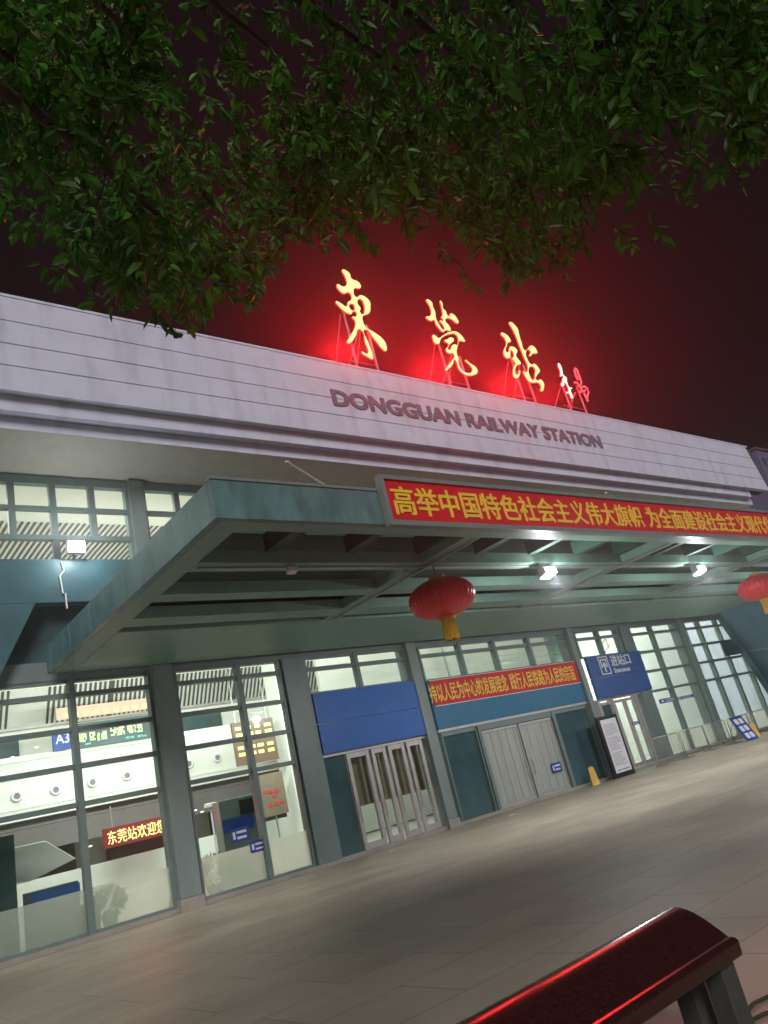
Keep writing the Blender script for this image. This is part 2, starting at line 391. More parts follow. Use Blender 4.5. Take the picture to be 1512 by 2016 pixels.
glazed(27.64, 30.97, [29.35], [5.83], z0=4.97)
glazed(31.83, 36.16, [33.75], TR, frost=1.1)
glazed(36.84, 40.2, [38.3], TR, frost=1.1)
glazed(40.2, 43.9, [42.0], TR, frost=1.1)
# blind panels between the transoms
MB().box(18.39, 26.96, 20.33, 20.56, 3.18, 4.895).build('teal_panel', M['teal'], ST)
# double doors of the second bay
dz = 3.08
dr = MB().box(13.45, 17.71, 20.36, 20.64, dz - 0.08, dz + 0.02)
dr.build('door_head', M['alu'], ST)
dxs = [14.35, 15.25, 15.95, 16.75, 17.55]
for i in range(4):
    u, v = dxs[i] + (0.09 if i else 0.0), dxs[i + 1] - 0.02
    s = 0.13
    f = MB().box(u, u + s, 20.38, 20.48, 0.13, dz - 0.09).box(v - s, v, 20.38, 20.48, 0.13, dz - 0.09)
    f.box(u + s, v - s, 20.39, 20.47, 0.13, 0.32).box(u + s, v - s, 20.39, 20.47, dz - 0.24, dz - 0.09)
    o = f.build('door', M['alu'], ST)
    MB().box(u + s, v - s, 20.425, 20.435, 0.32, dz - 0.24).build('pane', M['pane'], o)
    MB().tube([(u + s / 2 + 0.0, 20.30, 0.9), (u + s / 2, 20.30, 1.5)], 0.018).build('handle', M['steel'], o)
MB().box(13.45, 14.33, 20.45, 20.47, 0.13, 3.0).build('side_pane', M['darkpane'], ST)
MB().box(14.3, 17.7, 20.9, 20.96, 1.38, 3.0).build('blind', M['brown'], ST)
# big strip-curtain doors of the third bay
MB().box(18.39, 26.96, 20.36, 20.64, 3.08, 3.175).build('door_head', M['alu'], ST)
for u, v in ((18.5, 20.25), (24.72, 26.9)):
    o = MB().box(u, u + 0.06, 20.40, 20.6, 0.12, 3.07).box(v - 0.06, v, 20.40, 20.6, 0.12, 3.07).box(u + .06, v - .06, 20.42, 20.6, 2.92, 3.07).build('window', M['frame'], ST)
    MB().box(u + 0.06, v - 0.06, 20.50, 20.512, 0.13, 2.92).build('pane', M['darkpane'], o)
MB().box(20.27, 20.42, 20.34, 20.66, 0.12, 3.07).box(24.52, 24.70, 20.34, 20.66, 0.12, 3.07).box(20.43, 24.51, 20.36, 20.64, 2.87, 3.07).build('door_frame', M['frame'], ST)
for u, v in ((20.46, 22.44), (22.52, 24.48)):
    o = MB().box(u, u + 0.05, 20.42, 20.48, 0.12, 2.85).box(v - 0.05, v, 20.42, 20.48, 0.12, 2.85).box(u + .05, v - .05, 20.42, 20.48, 2.76, 2.85).box(u + .05, v - .05, 20.42, 20.48, 0.12, 0.24).build('door', M['alu'], ST)
    cv = MB(); n = 9; p = (v - u - 0.1) / n
    for k in range(n):
        xk = u + 0.05 + k * p; yk = 20.455 + (0.008 if k % 2 else 0.0); cv.box(xk + 0.004, xk + p - 0.004, yk, yk + 0.006, 0.245, 2.755)
    cv.build('strip_curtain', M['plastic'], o)
    hx = v - 0.16 if u < 21 else u + 0.16
    MB().tube([(hx, 20.42, 0.95), (hx, 20.36, 0.97), (hx, 20.36, 1.43), (hx, 20.42, 1.45)], 0.016).build('handle', M['steel'], o)
MB().box(18.4, 26.95, 20.95, 21.0, 0.05, 3.9).build('partition', M['tealdark'], ST)
# entrance doors of the fourth bay: stiles and two leaves standing open
MB().box(27.64, 30.97, 20.36, 20.64, 3.06, 3.15).build('door_head', M['alu'], ST)
for x in (27.75, 28.75, 30.55): MB().box(x - 0.08, x + 0.08, 20.36, 20.62, 0.12, 3.05).build('door_post', M['alu'], ST)
for u, v in ((28.84, 29.62), (29.68, 30.46)):
    o = MB().box(u, u + 0.1, 20.40, 20.46, 0.13, 3.0).box(v - 0.1, v, 20.40, 20.46, 0.13, 3.0).box(u + .1, v - .1, 20.40, 20.46, 2.88, 3.0).box(u + .1, v - .1, 20.40, 20.46, 0.13, 0.3).build('door', M['alu'], ST)
    MB().box(u + 0.1, v - 0.1, 20.425, 20.435, 0.3, 2.88).build('pane', M['pane'], o)
o = MB().box(27.85, 27.93, 20.40, 20.46, 0.13, 3.0).box(28.57, 28.65, 20.40, 20.46, 0.13, 3.0).box(27.93, 28.57, 20.40, 20.46, 0.13, 0.3).box(27.93, 28.57, 20.40, 20.46, 2.88, 3.0).build('door', M['alu'], ST)
MB().box(27.93, 28.57, 20.425, 20.435, 0.3, 2.88).build('pane', M['darkpane'], o)

# ------------------------------------------------------------------ canopy (a part of the building)
CZ = 6.30; CL, CR = 5.58, 39.7
dk = MB().box(CL + 0.14, CR - 0.14, 10.30, 12.0, 7.0, 7.08).box(CL + 0.14, CR - 0.14, 12.36, 20.0, 7.0, 7.08)
x = CL + 1.2
while x < CR - 1.5:
    dk.box(x + 1.15, x + 2.0, 12.001, 12.359, 7.0, 7.08); x += 2.0
dk.box(CL + 0.14, CL + 1.2, 12.001, 12.359, 7.0, 7.08)
cn = dk.build('canopy', M['deck'], ST)
fp = MB()
k = 0; x = CL
while x < CR - 0.1:
    x1 = min(x + 2.55, CR); fp.box(x + 0.006, x1 - 0.006, 10.16, 10.30, CZ, 7.0); x = x1
fp.build('fascia_panel', M['canopy'], cn, 0.006)
for X0, X1 in ((CL, CL + 0.14), (CR - 0.14, CR)):
    e = MB(); y = 10.31
    while y < 20.0:
        y1 = min(y + 1.55, 20.04); e.box(X0, X1, y + 0.006, y1 - 0.006, CZ, 7.0); y = y1
    e.build('fascia_panel', M['canopy'], cn, 0.006)
MB().box(CL, CR, 10.14, 10.32, 7.003, 7.06).build('coping', M['frame'], cn)
MB().box(CL + 0.15, CR - 0.15, 10.31, 10.66, CZ + 0.004, CZ + 0.30).build('beam', M['beam'], cn)
for X0 in (CL + 0.15, CR - 0.6):
    MB().box(X0, X0 + 0.45, 10.665, 20.0, CZ + 0.004, CZ + 0.32).build('beam', M['beam'], cn)
bys = [(12.20, 12.69), (14.01, 14.48), (15.59, 16.22), ]
for y0, y1 in bys: MB().box(CL + 0.605, CR - 0.605, y0, y1, CZ + 0.002, CZ + 0.27).build('beam', M['beam'], cn)
MB().box(CL + 0.605, CR - 0.605, 16.6, 20.04, CZ - 0.002, CZ + 0.5).build('soffit', M['beam'], cn)
gaps = [(10.665, 12.195), (12.695, 14.005), (14.485, 15.585), (16.225, 16.595)]
for x in (12.05, 20.15, 28.25, 36.3):
    for y0, y1 in gaps: MB().box(x - 0.24, x + 0.24, y0, y1, CZ + 0.006, CZ + 0.25).build('cross_beam', M['beam'], cn)
x = CL + 2.2
while x < CR - 1:
    MB().box(x - 0.12, x + 0.12, 10.67, 12.19, CZ + 0.22, CZ + 0.6).build('rib', M['deck'], cn); x += 2.0

MB().tube([(CL + 0.7, 12.44, CZ - 0.02), (CR - 0.7, 12.44, CZ - 0.02)], 0.022, 8).build('conduit', M['steel'], cn)
for x in (12.05, 20.15, 28.25): MB().tube([(x + 0.1, 10.7, CZ - 0.015), (x + 0.1, 16.5, CZ - 0.015)], 0.018, 8).build('conduit', M['steel'], cn)
# ------------------------------------------------------------------ hall interior (parts of the building)
MB().box(XL + 0.4, 46.9, 20.95, 41.6, 0.02, 0.06).build('hall_floor', M['floor'], ST)
MB().box(XL + 0.4, 46.9, 20.75, 31.5, 13.0, 13.2).build('hall_ceiling', M['ceil'], ST)
MB().box(XL + 0.4, 46.9, 30.9, 31.3, 0.1, 12.99).build('hall_rear_wall', M['white'], ST)
sl = MB(); x = -3.0
while x < 46:
    sl.box(x, x + 0.085, 25.6, 30.8, 12.96, 12.985); x += 0.21
sl.build('ceiling_slats', M['slat'], ST)
# canted acoustic band over the gallery
MB().prism_yz([(30.0, 8.15), (30.85, 8.15), (30.85, 6.9), (30.8, 6.9)], XL + 0.5, 18.4).prism_yz([(30.0, 8.15), (30.85, 8.15), (30.85, 6.9), (30.8, 6.9)], 18.9, 21.6).build('acoustic_band', M['white'], ST)
ab = MB()
def band_slat(x, wdt):
    ab.add([(x, 29.975, 8.14), (x + wdt, 29.975, 8.14), (x + wdt, 30.775, 6.92), (x, 30.775, 6.92), (x, 30.0, 8.15), (x + wdt, 30.0, 8.15), (x + wdt, 30.8, 6.93), (x, 30.8, 6.93)],
           [(0, 1, 2, 3), (4, 7, 6, 5), (0, 4, 5, 1), (1, 5, 6, 2), (2, 6, 7, 3), (3, 7, 4, 0)])
x = -3.2; k = 0
while x < 21.4:
    if not (7.05 < x < 8.35 or 18.3 < x < 18.95): band_slat(x, 0.085 if k % 14 else 0.22)
    x += 0.19 if k % 14 else 0.3; k += 1
ab.build('acoustic_slats', M['slat'], ST)
# gallery parapet with jet nozzles
pr = MB().box(XL + 0.4, 18.6, 28.0, 28.25, 3.62, 5.3).box(XL + 0.4, 18.6, 27.94, 28.3, 5.303, 5.48).box(XL + 0.4, 18.6, 27.96, 27.998, 4.82, 4.90).box(XL + 0.4, 18.6, 27.94, 28.3, 3.45, 3.617).box(XL + 0.4, 18.6, 27.97, 27.998, 3.80, 3.88)
pr.build('gallery_parapet', M['white'], ST)
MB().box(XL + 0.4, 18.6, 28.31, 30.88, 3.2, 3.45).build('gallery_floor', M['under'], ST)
for px, py in ((33, 1568), (110, 1555), (182, 1540), (250, 1527), (318, 1514), (372, 1504), (428, 1492)):
    p = at(px, py, 27.97); nz = MB()
    prof = [(0.17, 0.0), (0.19, 0.03), (0.15, 0.07), (0.10, 0.05)]
    n = 20; vs = []; fs = []
    for r_, h_ in prof:
        for q in range(n): vs.append((p.x + r_ * math.cos(2 * math.pi * q / n), 27.995 - h_, p.z + r_ * math.sin(2 * math.pi * q / n)))
    for i in range(3): fs += [(i * n + q, i * n + (q + 1) % n, (i + 1) * n + (q + 1) % n, (i + 1) * n + q) for q in range(n)]
    o = nz.add(vs, fs).build('air_nozzle', M['whitepaint'], ST, smooth=True)
    MB().add([(p.x + 0.11 * math.cos(2 * math.pi * q / n), 27.955, p.z + 0.11 * math.sin(2 * math.pi * q / n)) for q in range(n)], [tuple(range(n))]).build('nozzle_throat', M['ink'], o)
# gallery back wall: shop glass and steel rail
gb = MB()
for u, v in ((3.0, 5.2), (5.5, 7.4), (8.9, 12.0), (12.6, 15.6)): gb.box(u, v, 30.80, 30.89, 5.2, 6.45)
gb.build('gallery_window', M['tealdark'], ST)
MB().box(XL + 0.4, 18.4, 29.6, 29.7, 6.62, 6.72).build('gallery_rail', M['steel'], ST)
# under the gallery
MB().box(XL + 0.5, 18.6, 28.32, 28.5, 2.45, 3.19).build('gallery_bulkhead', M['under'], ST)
ub = MB()
for u, v in ((-3.5, 3.6), (5.0, 9.0), (10.2, 13.2), (14.4, 18.5)): ub.box(u, v, 30.6, 30.88, 0.1, 3.18)
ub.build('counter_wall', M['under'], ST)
MB().box(15.45, 16.4, 25.6, 26.5, 0.06, 12.99).build('hall_column', M['white'], ST, 0.02)
MB().box(-3.5, 4.95, 21.6, 21.7, 0.06, 2.75).build('hall_screen', M['tealdark'], ST)
MB().box(13.6, 14.6, 21.6, 21.7, 0.06, 3.0).build('hall_screen', M['tealdark'], ST)
MB().box(5.9, 18.3, 26.2, 26.5, 0.06, 1.62).build('security_wall', M['white'], ST)
# right-hand rooms of the hall: a white stair block with sloping balustrades
MB().box(26.4, 26.7, 21.1, 30.85, 0.06, 12.9).build('hall_partition', M['white'], ST)
MB().box(33.0, 46.8, 27.0, 27.3, 0.06, 12.9).build('hall_wall', M['white'], ST)
MB().box(18.7, 26.3, 27.4, 27.6, 5.2, 9.6).build('hall_wall', M['white'], ST)
st = MB()
for q in range(16): st.box(31.2 + q * 0.3, 31.5 + q * 0.3, 24.6, 26.6, 3.0 + q * 0.17 - 0.25, 3.0 + q * 0.17)
st.build('stair', M['whitepaint'], ST)
sr = MB().tube([(31.2, 24.5, 4.0), (36.0, 24.5, 6.7)], 0.05).tube([(31.2, 24.5, 3.5), (36.0, 24.5, 6.2)], 0.035)
for q in range(7): sr.tube([(31.3 + q * 0.75, 24.5, 3.1 + q * 0.42), (31.3 + q * 0.75, 24.5, 4.05 + q * 0.42)], 0.035)
sr.build('stair_rail', M['steel'], ST)
MB().box(26.8, 31.0, 24.0, 24.3, 5.2, 8.5).build('stair_underside', M['beam'], ST)
MB().box(31.5, 36.5, 26.7, 26.95, 2.6, 3.4).build('counter_head', M['ceil'], ST)
# hall lighting
for x in (1.5, 10, 18.5, 27.5, 36, 43):
    lamp('hall_light', 'AREA', (x, 25.2, 12.9), 540 if x < 20 else 1000, (0.96, 1.0, 0.93), ST, 6.0, aim=(x, 25.2, 0), size_y=3.0)
    lamp('hall_light', 'AREA', (x, 24.0, 8.6), 190, (1.0, 0.97, 0.88), ST, 5.0, aim=(x, 28, 13), size_y=1.0)
for x in (7.5, 11.5, 15.5, 34, 40):
    lamp('hall_light', 'AREA', (x, 23.0, 5.6), 230 if x < 20 else 330, (0.96, 1.0, 0.94), ST, 3.0, aim=(x, 28, 3.6), size_y=0.6)

# ------------------------------------------------------------------ roof sign characters
SY = 19.0
def bez(name, loops, scale, off, front, edge, parent, depth=0.07):
    cu = bpy.data.curves.new(name, 'CURVE'); cu.dimensions = '2D'; cu.fill_mode = 'BOTH'; cu.extrude = depth / 2; cu.resolution_u = 4; cu.offset = -0.022
    for lp in loops:
        s = cu.splines.new('BEZIER'); s.bezier_points.add(len(lp) - 1); s.use_cyclic_u = True
        for bp, (u, v) in zip(s.bezier_points, lp):
            p = at(off[0] + u / scale, off[1] + v / scale, SY); bp.co = (p.x, p.z, 0); bp.handle_left_type = bp.handle_right_type = 'AUTO'
    me = curve_mesh(cu); b = BASE[parent.name]
    for v in me.vertices: v.co = Vector((v.co.x, SY - v.co.z, v.co.y)) - b
    me.materials.clear(); me.materials.append(front); me.materials.append(edge)
    for p in me.polygons: p.material_index = 0 if abs(p.normal.y) > 0.7 else 1
    me.name = name; o = bpy.data.objects.new(name, me); C.objects.link(o); o.parent = parent; BASE[o.name] = b; return o
E1 = [[(325,110),(420,135),(490,200),(520,290),(640,345),(705,430),(690,495),(590,490),(565,540),(600,650),(690,615),(800,660),(890,760),(900,850),(880,980),(820,1015),(750,1045),(745,1120),(800,1245),(960,1350),(1140,1490),(1215,1620),(1195,1745),(1150,1720),(980,1520),(785,1310),(860,1570),(940,1800),(940,1905),(860,1870),(705,1735),(830,1780),(780,1560),(690,1310),(610,1430),(520,1560),(430,1580),(460,1470),(580,1240),(580,1130),(520,1050),(600,1040),(600,960),(545,960),(520,1005),(390,960),(250,830),(195,740),(300,775),(405,840),(440,750),(510,700),(470,580),(370,600),(270,530),(215,430),(240,395),(340,445),(415,400),(390,270)],
      [(545,805),(570,850),(540,925),(478,865)], [(705,710),(755,800),(770,900),(720,995),(690,950),(705,890),(640,780)]]
E2 = [[(178,105),(250,110),(315,190),(320,245),(365,340),(385,480),(440,590),(515,695),(540,690),(500,590),(445,520),(520,520),(475,445),(500,430),(490,290),(455,115),(475,125),(520,200),(520,270),(580,340),(600,400),(635,430),(660,375),(720,390),(800,480),(835,570),(790,580),(690,500),(590,485),(570,530),(640,620),(680,720),(640,735),(600,715),(510,750),(430,670),(370,590),(345,520),(290,540),(220,505),(172,455),(260,420),(275,330),(240,220)],
      [(310,795),(345,800),(400,855),(520,800),(640,745),(760,730),(850,780),(930,870),(960,945),(860,930),(810,1050),(795,1170),(830,1270),(840,1400),(900,1500),(1000,1555),(1090,1520),(1080,1450),(950,1295),(1050,1360),(1190,1470),(1210,1550),(1130,1610),(1020,1620),(920,1580),(830,1490),(780,1350),(755,1310),(720,1390),(640,1480),(560,1510),(580,1450),(680,1320),(720,1180),(650,1185),(580,1130),(575,1070),(630,1000),(540,920),(545,900),(600,890),(650,850),(720,870),(740,920),(690,970),(620,1080),(640,1100),(700,1000),(760,990),(795,1005),(815,900),(780,810),(650,800),(560,830),(480,890),(430,995),(350,970),(315,900)]]
E3 = [[(170,395),(220,395),(310,450),(380,540),(395,600),(330,625),(310,690),(285,760),(300,825),(335,810),(360,710),(410,695),(500,740),(540,800),(510,900),(540,960),(605,1040),(615,1100),(550,1110),(500,1190),(485,1270),(510,1325),(550,1300),(585,1220),(600,1300),(570,1380),(510,1415),(450,1370),(430,1260),(450,1140),(485,1070),(415,975),(450,920),(435,830),(405,790),(385,850),(370,960),(290,960),(235,890),(230,780),(280,660),(280,590),(230,500),(170,440)],
      [(345,175),(410,165),(480,230),(545,310),(580,450),(640,640),(690,775),(740,770),(800,690),(850,675),(920,720),(980,850),(880,860),(800,910),(815,800),(725,860),(760,980),(830,1090),(900,1075),(980,1140),(1035,1240),(980,1330),(960,1440),(1030,1420),(1100,1470),(1130,1570),(1040,1680),(1050,1590),(1020,1525),(880,1510),(780,1470),(700,1350),(655,1240),(720,1270),(755,1130),(680,950),(580,700),(500,480),(420,310)],
      [(870,1150),(915,1190),(915,1300),(870,1435),(810,1340),(790,1200)]]
E4 = [[(235,205),(280,215),(360,380),(400,540),(470,590),(500,750),(560,860),(630,880),(625,920),(590,930),(660,1150),(640,1180),(600,1165),(540,1040),(480,1035),(445,995),(520,980),(520,930),(460,780),(430,750),(410,830),(350,845),(310,760),(345,740),(355,640),(370,560),(310,580),(300,450)]]
T4 = [[(800,660),(740,540),(700,400),(715,345),(770,385),(830,560),(885,700),(880,790)], [(870,870),(970,830),(1050,890),(1085,990),(1045,1130),(1070,1245),(960,1010)], [(835,990),(900,975),(1000,940)], [(700,725),(770,730),(870,870),(905,970)]]
RED = (1.0, 0.012, 0.02)
def sign_char(loops, sc, off, label, posts, glows, front='sign_face', tubes=()):
    p0 = at(*posts[0][0], SY)
    t = thing('roof_sign_character', label, 'sign', (p0.x, SY, 16.38), 'lit characters of the roof sign')
    bez('character', loops, sc, off, M[front], M['sign_edge'], t)
    if tubes:
        tb = MB()
        for tl in tubes: tb.tube([at(off[0] + u / sc, off[1] + v / sc, SY - 0.05) for u, v in tl], 0.055, 6)
        tb.build('neon_tube', M['sign_tube'], t, smooth=True)
    for (u, v) in posts:
        pu = at(*u, SY + 0.16); x = pu.x; x = at(*v, SY + 0.16).x
        MB().tube([(x, SY + 0.16, 16.38), (x, SY + 0.16, pu.z)], 0.055, 8).build('post', M['signpost'], t)
    xs = [at(*v, SY).x for u, v in posts]; zt = at(*posts[0][0], SY).z
    br = MB()
    for x in xs: br.tube([(x, SY + 0.2, zt - 0.3), (x, SY + 2.2, 16.4)], 0.03, 6)
    br.tube([(min(xs) - 0.2, SY + 0.2, 17.6), (max(xs) + 0.2, SY + 0.2, 17.6)], 0.03, 6)
    br.tube([(min(xs), SY + 1.6, 16.4), (max(xs), SY + 0.2, zt - 0.3)], 0.025, 6)
    br.build('brace', M['signpost'], t)
    for (u, v, e) in glows:
        q_ = at(u, v, SY); lamp('character_light', 'POINT', (q_.x, SY - 0.35, q_.z), e * 0.22, RED, t, 0.35); [lamp('added_glow_lamp', 'POINT', (q_.x + dx_, 21.0, zz_), e * 1.9, RED, t, 0.6) for dx_, zz_ in ((0.1, 19.3), (1.1, 19.7))]  # second set: unseen red lamps added behind the sign to make the haze glow
G = 420
sign_char(E1, 10.08, (640, 520), 'first and largest glowing yellow-red character of the roof sign, with two splayed feet', [((672, 600), (704, 724)), ((720, 640), (746, 733))], [(690, 570, G), (715, 660, G)])
sign_char(E2, 10.08, (820, 580), 'second glowing character, topped by a grass radical and ending in a hooked foot', [((857, 660), (890, 765)), ((895, 700), (926, 772))], [(870, 640, G), (905, 710, G)])
sign_char(E3, 11.2, (970, 620), 'third glowing character, a tall slanting stroke beside a curly left half', [((1015, 700), (1035, 792)), ((1035, 720), (1057, 797))], [(1015, 680, G), (1050, 730, G)])
sign_char(E4, 13.745, (1080, 700), 'rightmost and smallest character of the roof sign, half white and half thin red tube', [((1108, 752), (1127, 812)), ((1135, 760), (1157, 818))], [(1125, 755, G * 0.6)], 'sign_pale', T4)

# ------------------------------------------------------------------ long red banner on the canopy front
p = at(748, 934, 10.0); q = at(770, 1030, 10.0)
bx0 = 9.12; bx1 = 36.1; bz0 = q.z - 0.03; bz1 = p.z
bn = thing('long_banner', 'long red framed banner with yellow characters across the canopy front', 'banner', (22.6, 10.0, bz0))
MB().box(bx0 + 0.1, bx1 - 0.1, 10.02, 10.08, bz0 + 0.1, bz1 - 0.09).build('cloth', M['red'], bn)
MB().box(bx0, bx1, 9.98, 10.13, bz0, bz0 + 0.1).box(bx0, bx1, 9.98, 10.13, bz1 - 0.09, bz1).box(bx0, bx0 + 0.1, 9.981, 10.129, bz0 + .101, bz1 - .091).box(bx1 - .1, bx1, 9.981, 10.129, bz0 + .101, bz1 - .091).build('frame', M['frame'], bn)
tz0, tz1 = bz0 + 0.22, bz1 - 0.22
text('lettering', '高举中国特色社会主义伟大旗帜', M['gold'], bn, at(770, 970, 10.0).x, at(1266, 1020, 10.0).x, tz0, tz1, 10.018, 0.012, 0.022)
text('lettering', '为全面建设社会主义现代化', M['gold'], bn, at(1275, 1020, 10.0).x, at(1524, 1040, 10.0).x, tz0, tz1, 10.018, 0.012, 0.022)

# ------------------------------------------------------------------ short banner, signs
sb = thing('short_banner', 'short red banner with yellow characters above the curtained doors', 'banner', (22.7, 20.3, 4.0))
MB().box(18.47, 26.92, 20.295, 20.325, 3.99, 4.88).build('cloth', M['red'], sb)
MB().box(18.47, 26.92, 20.285, 20.327, 3.965, 3.988).box(18.47, 26.92, 20.285, 20.327, 4.882, 4.90).build('edge_strip', M['whitepaint'], sb)
text('lettering', '持以人民为中心的发展理念', M['gold'], sb, at(846, 1370, 20.3).x, at(997, 1340, 20.3).x, 4.10, 4.76, 20.293, 0.01, 0.02)
text('lettering', '践行人民铁路为人民的宗旨', M['gold'], sb, at(1003, 1340, 20.3).x, at(1129, 1320, 20.3).x, 4.10, 4.76, 20.293, 0.01, 0.02)
bs = thing('blank_signboard', 'blank bright blue signboard over the aluminium double doors', 'sign', (15.6, 20.3, 3.1))
MB().box(13.45, 17.71, 20.24, 20.355, 3.10, 4.015).build('panel', M['blue'], bs, 0.006)
MB().box(13.45, 17.71, 20.24, 20.355, 4.03, 4.96).build('panel', M['blue'], bs, 0.006)
es = thing('entrance_sign', 'navy sign over the open doors with an arrow emblem and white characters', 'sign', (29.6, 20.3, 3.15))
MB().box(27.66, 31.82, 20.22, 20.35, 3.15, 4.02).build('panel', M['navy'], es, 0.006)
MB().box(27.66, 31.82, 20.22, 20.35, 4.035, 4.97).build('panel', M['navy'], es, 0.006)
ex0 = 28.45
em = MB()
for (u0, u1, v0, v1) in ((0, .7, .0, .045), (0, .7, .755, .8), (0, .045, .046, .754), (.655, .7, .046, .754), (.12, .58, .62, .68), (.12, .18, .3, .619), (.52, .58, .3, .619), (.31, .39, .1, .36)):
    em.box(ex0 + u0, ex0 + u1, 20.205, 20.219, 4.12 + v0, 4.12 + v1)
em.prism_xz([(ex0 + .18, 4.12 + .36), (ex0 + .52, 4.12 + .36), (ex0 + .35, 4.12 + .56)], 20.205, 20.219)
em.build('emblem', M['whitepaint'], es)
text('lettering', '进站口', M['whitepaint'], es, 29.35, 30.85, 4.42, 4.92, 20.219, 0.012, 0.012)
text('lettering', 'Entrance', M['whitepaint'], es, 29.4, 30.6, 4.13, 4.33, 20.219, 0.012, 0.012)

# ------------------------------------------------------------------ lanterns
def make_lantern(loc, label):
    t = thing('red_lantern', label, 'lantern', loc, 'red lanterns hanging from the canopy')
    prof = []
    for i in range(25):
        a = -math.pi / 2 + math.pi * i / 24; prof.append((max(0.16, 0.79 * math.cos(a) ** 0.92 if math.cos(a) > 0 else 0.16), 0.47 * math.sin(a)))
    x, y, z = loc
    MB().lathe(prof, (x, y, z), 140, 0.018, 35).build('body', M['lantern'], t, smooth=True)
    MB().lathe([(0.2, 0.43), (0.2, 0.53), (0.15, 0.55)], (x, y, z), 24).lathe([(0.15, -0.55), (0.19, -0.53), (0.19, -0.43)], (x, y, z), 24).build('cap', M['tassel'], t)
    ts = MB()
    for i in range(22):
        a = 2 * math.pi * i / 22; ts.tube([(x + 0.14 * math.cos(a), y + 0.14 * math.sin(a), z - 0.53), (x + 0.165 * math.cos(a), y + 0.165 * math.sin(a), z - 0.99 - random.random() * 0.04)], 0.024, 5)
    ts.build('tassel', M['tassel'], t)
    MB().tube([(x, y, z + 0.53), (x, y, CZ + 0.05)], 0.014, 6).build('cord', M['black'], t)
    return t
l1 = make_lantern(atz(870, 1178, 5.47), 'round red lantern with yellow tassel in front of the short banner')
l1b = Vector(l1.location)
dup(l1, Vector((28.75, l1b.y + 0.1, 5.42)), 'round red lantern at the right edge, below the end of the long banner')

# ------------------------------------------------------------------ floodlights
def make_flood(loc, label, lit=True):
    t = thing('floodlight', label, 'lamp', loc, 'floodlights under the canopy'); x, y, z = loc
    MB().tube([(x, y, z - 0.02), (x, y, z + 0.2)], 0.02).box(x - 0.215, x + 0.215, y - 0.012, y + 0.012, z - 0.04, z - 0.01).box(x - 0.228, x - 0.215, y - 0.02, y + 0.02, z - 0.24, z - 0.01).box(x + 0.215, x + 0.228, y - 0.02, y + 0.02, z - 0.24, z - 0.01).build('bracket', M['steel'], t)
    MB().prism_yz([(y - 0.16, z - 0.30), (y + 0.13, z - 0.38), (y + 0.13, z - 0.10), (y - 0.08, z - 0.10)], x - 0.212, x + 0.212).build('housing', M['steel'] if lit else M['whitepaint'], t, 0.01)
    MB().prism_yz([(y - 0.18, z - 0.31), (y + 0.12, z - 0.393), (y + 0.122, z - 0.386), (y - 0.168, z - 0.16)], x - 0.19, x + 0.19).build('lens', M['bulb'] if lit else M['poster'], t)
    if lit: lamp('lens_light', 'POINT', (x, y - 0.25, z - 0.6), 200, (0.93, 0.97, 1.0), t, 0.08); lamp('lens_beam', 'SPOT', (x, y - 0.25, z - 0.6), 900, (0.96, 0.97, 1.0), t, 0.12, aim=(x, y + 3.5, 0), spot=R(150))
    return t
make_flood((16.28, 12.24, 6.28), 'bright lit floodlight under the canopy, right of the red lantern')
make_flood((24.26, 12.24, 6.28), 'bright lit floodlight under the canopy near the right edge, over the entrance')
make_flood((32.3, 12.24, 6.28), 'lit floodlight under the far right of the canopy')
uf = make_flood((8.23, 12.24, 6.28), 'small unlit white floodlight under the left end of the canopy', False); uf.scale = (0.5, 0.5, 0.5)
wf = thing('wall_floodlight', 'dazzling floodlight in front of the upper windows with a white conduit hanging below', 'lamp', (6.67, 20.0, 9.5))
wp = at(150, 1077, 19.75)
MB().tube([(wp.x, 20.1, 9.45), (wp.x, 19.95, wp.z - 0.1)], 0.025).build('bracket', M['steel'], wf)
MB().box(wp.x - 0.24, wp.x + 0.24, 19.72, 19.9, wp.z - 0.18, wp.z + 0.18).build('housing', M['steel'], wf, 0.02)
MB().box(wp.x - 0.22, wp.x + 0.22, 19.705, 19.715, wp.z - 0.16, wp.z + 0.16).build('lens', M['bulb'], wf)
lamp('lens_light', 'POINT', (wp.x, 19.35, wp.z), 110, (0.9, 0.97, 1.0), wf, 0.12)
cd = [at(u, v, 20.02) for u, v in ((121, 1106), (126, 1124), (118, 1134), (124, 1168), (129, 1168), (132, 1198))]
MB().tube(cd, 0.022, 6).build('conduit', M['whitepaint'], wf)

# ------------------------------------------------------------------ displays in the hall
ld = thing('departure_display', 'dark display with pale green rows of lit characters beside the A3 gate sign', 'display', (9.5, 27.9, 5.4))
q0, q1 = at(149, 1442, 27.9), at(300, 1440, 27.9)
MB().box(q0.x, q1.x, 27.72, 27.86, 5.42, 6.25).build('case', M['tealdark'], ld)
lg = MB(); lc = MB()
def blob(mb, pts, w_, h_):
    for px, py in pts:
        p = at(px, py, 27.72)
        for i in range(4):
            for j in range(4):
                if random.random() < 0.85:
                    mb.box(p.x + (i - 2) * w_ / 4, p.x + (i - 1.15) * w_ / 4, 27.70, 27.718, p.z + (j - 2) * h_ / 4, p.z + (j - 1.15) * h_ / 4)
blob(lg, [(153, 1453), (165, 1452), (182, 1449), (205, 1447), (223, 1440), (240, 1438), (256, 1435), (275, 1433)], 0.2, 0.30)
blob(lg, [(194, 1450), (232, 1440), (265, 1434)], 0.09, 0.28)
blob(lc, [(171, 1465), (176, 1464)], 0.12, 0.07); blob(lc, [(251, 1452), (260, 1451), (275, 1449), (284, 1448)], 0.16, 0.08)
lg.build('lit_characters', M['led_g'], ld); lc.build('lit_strip', M['led_c'], ld)
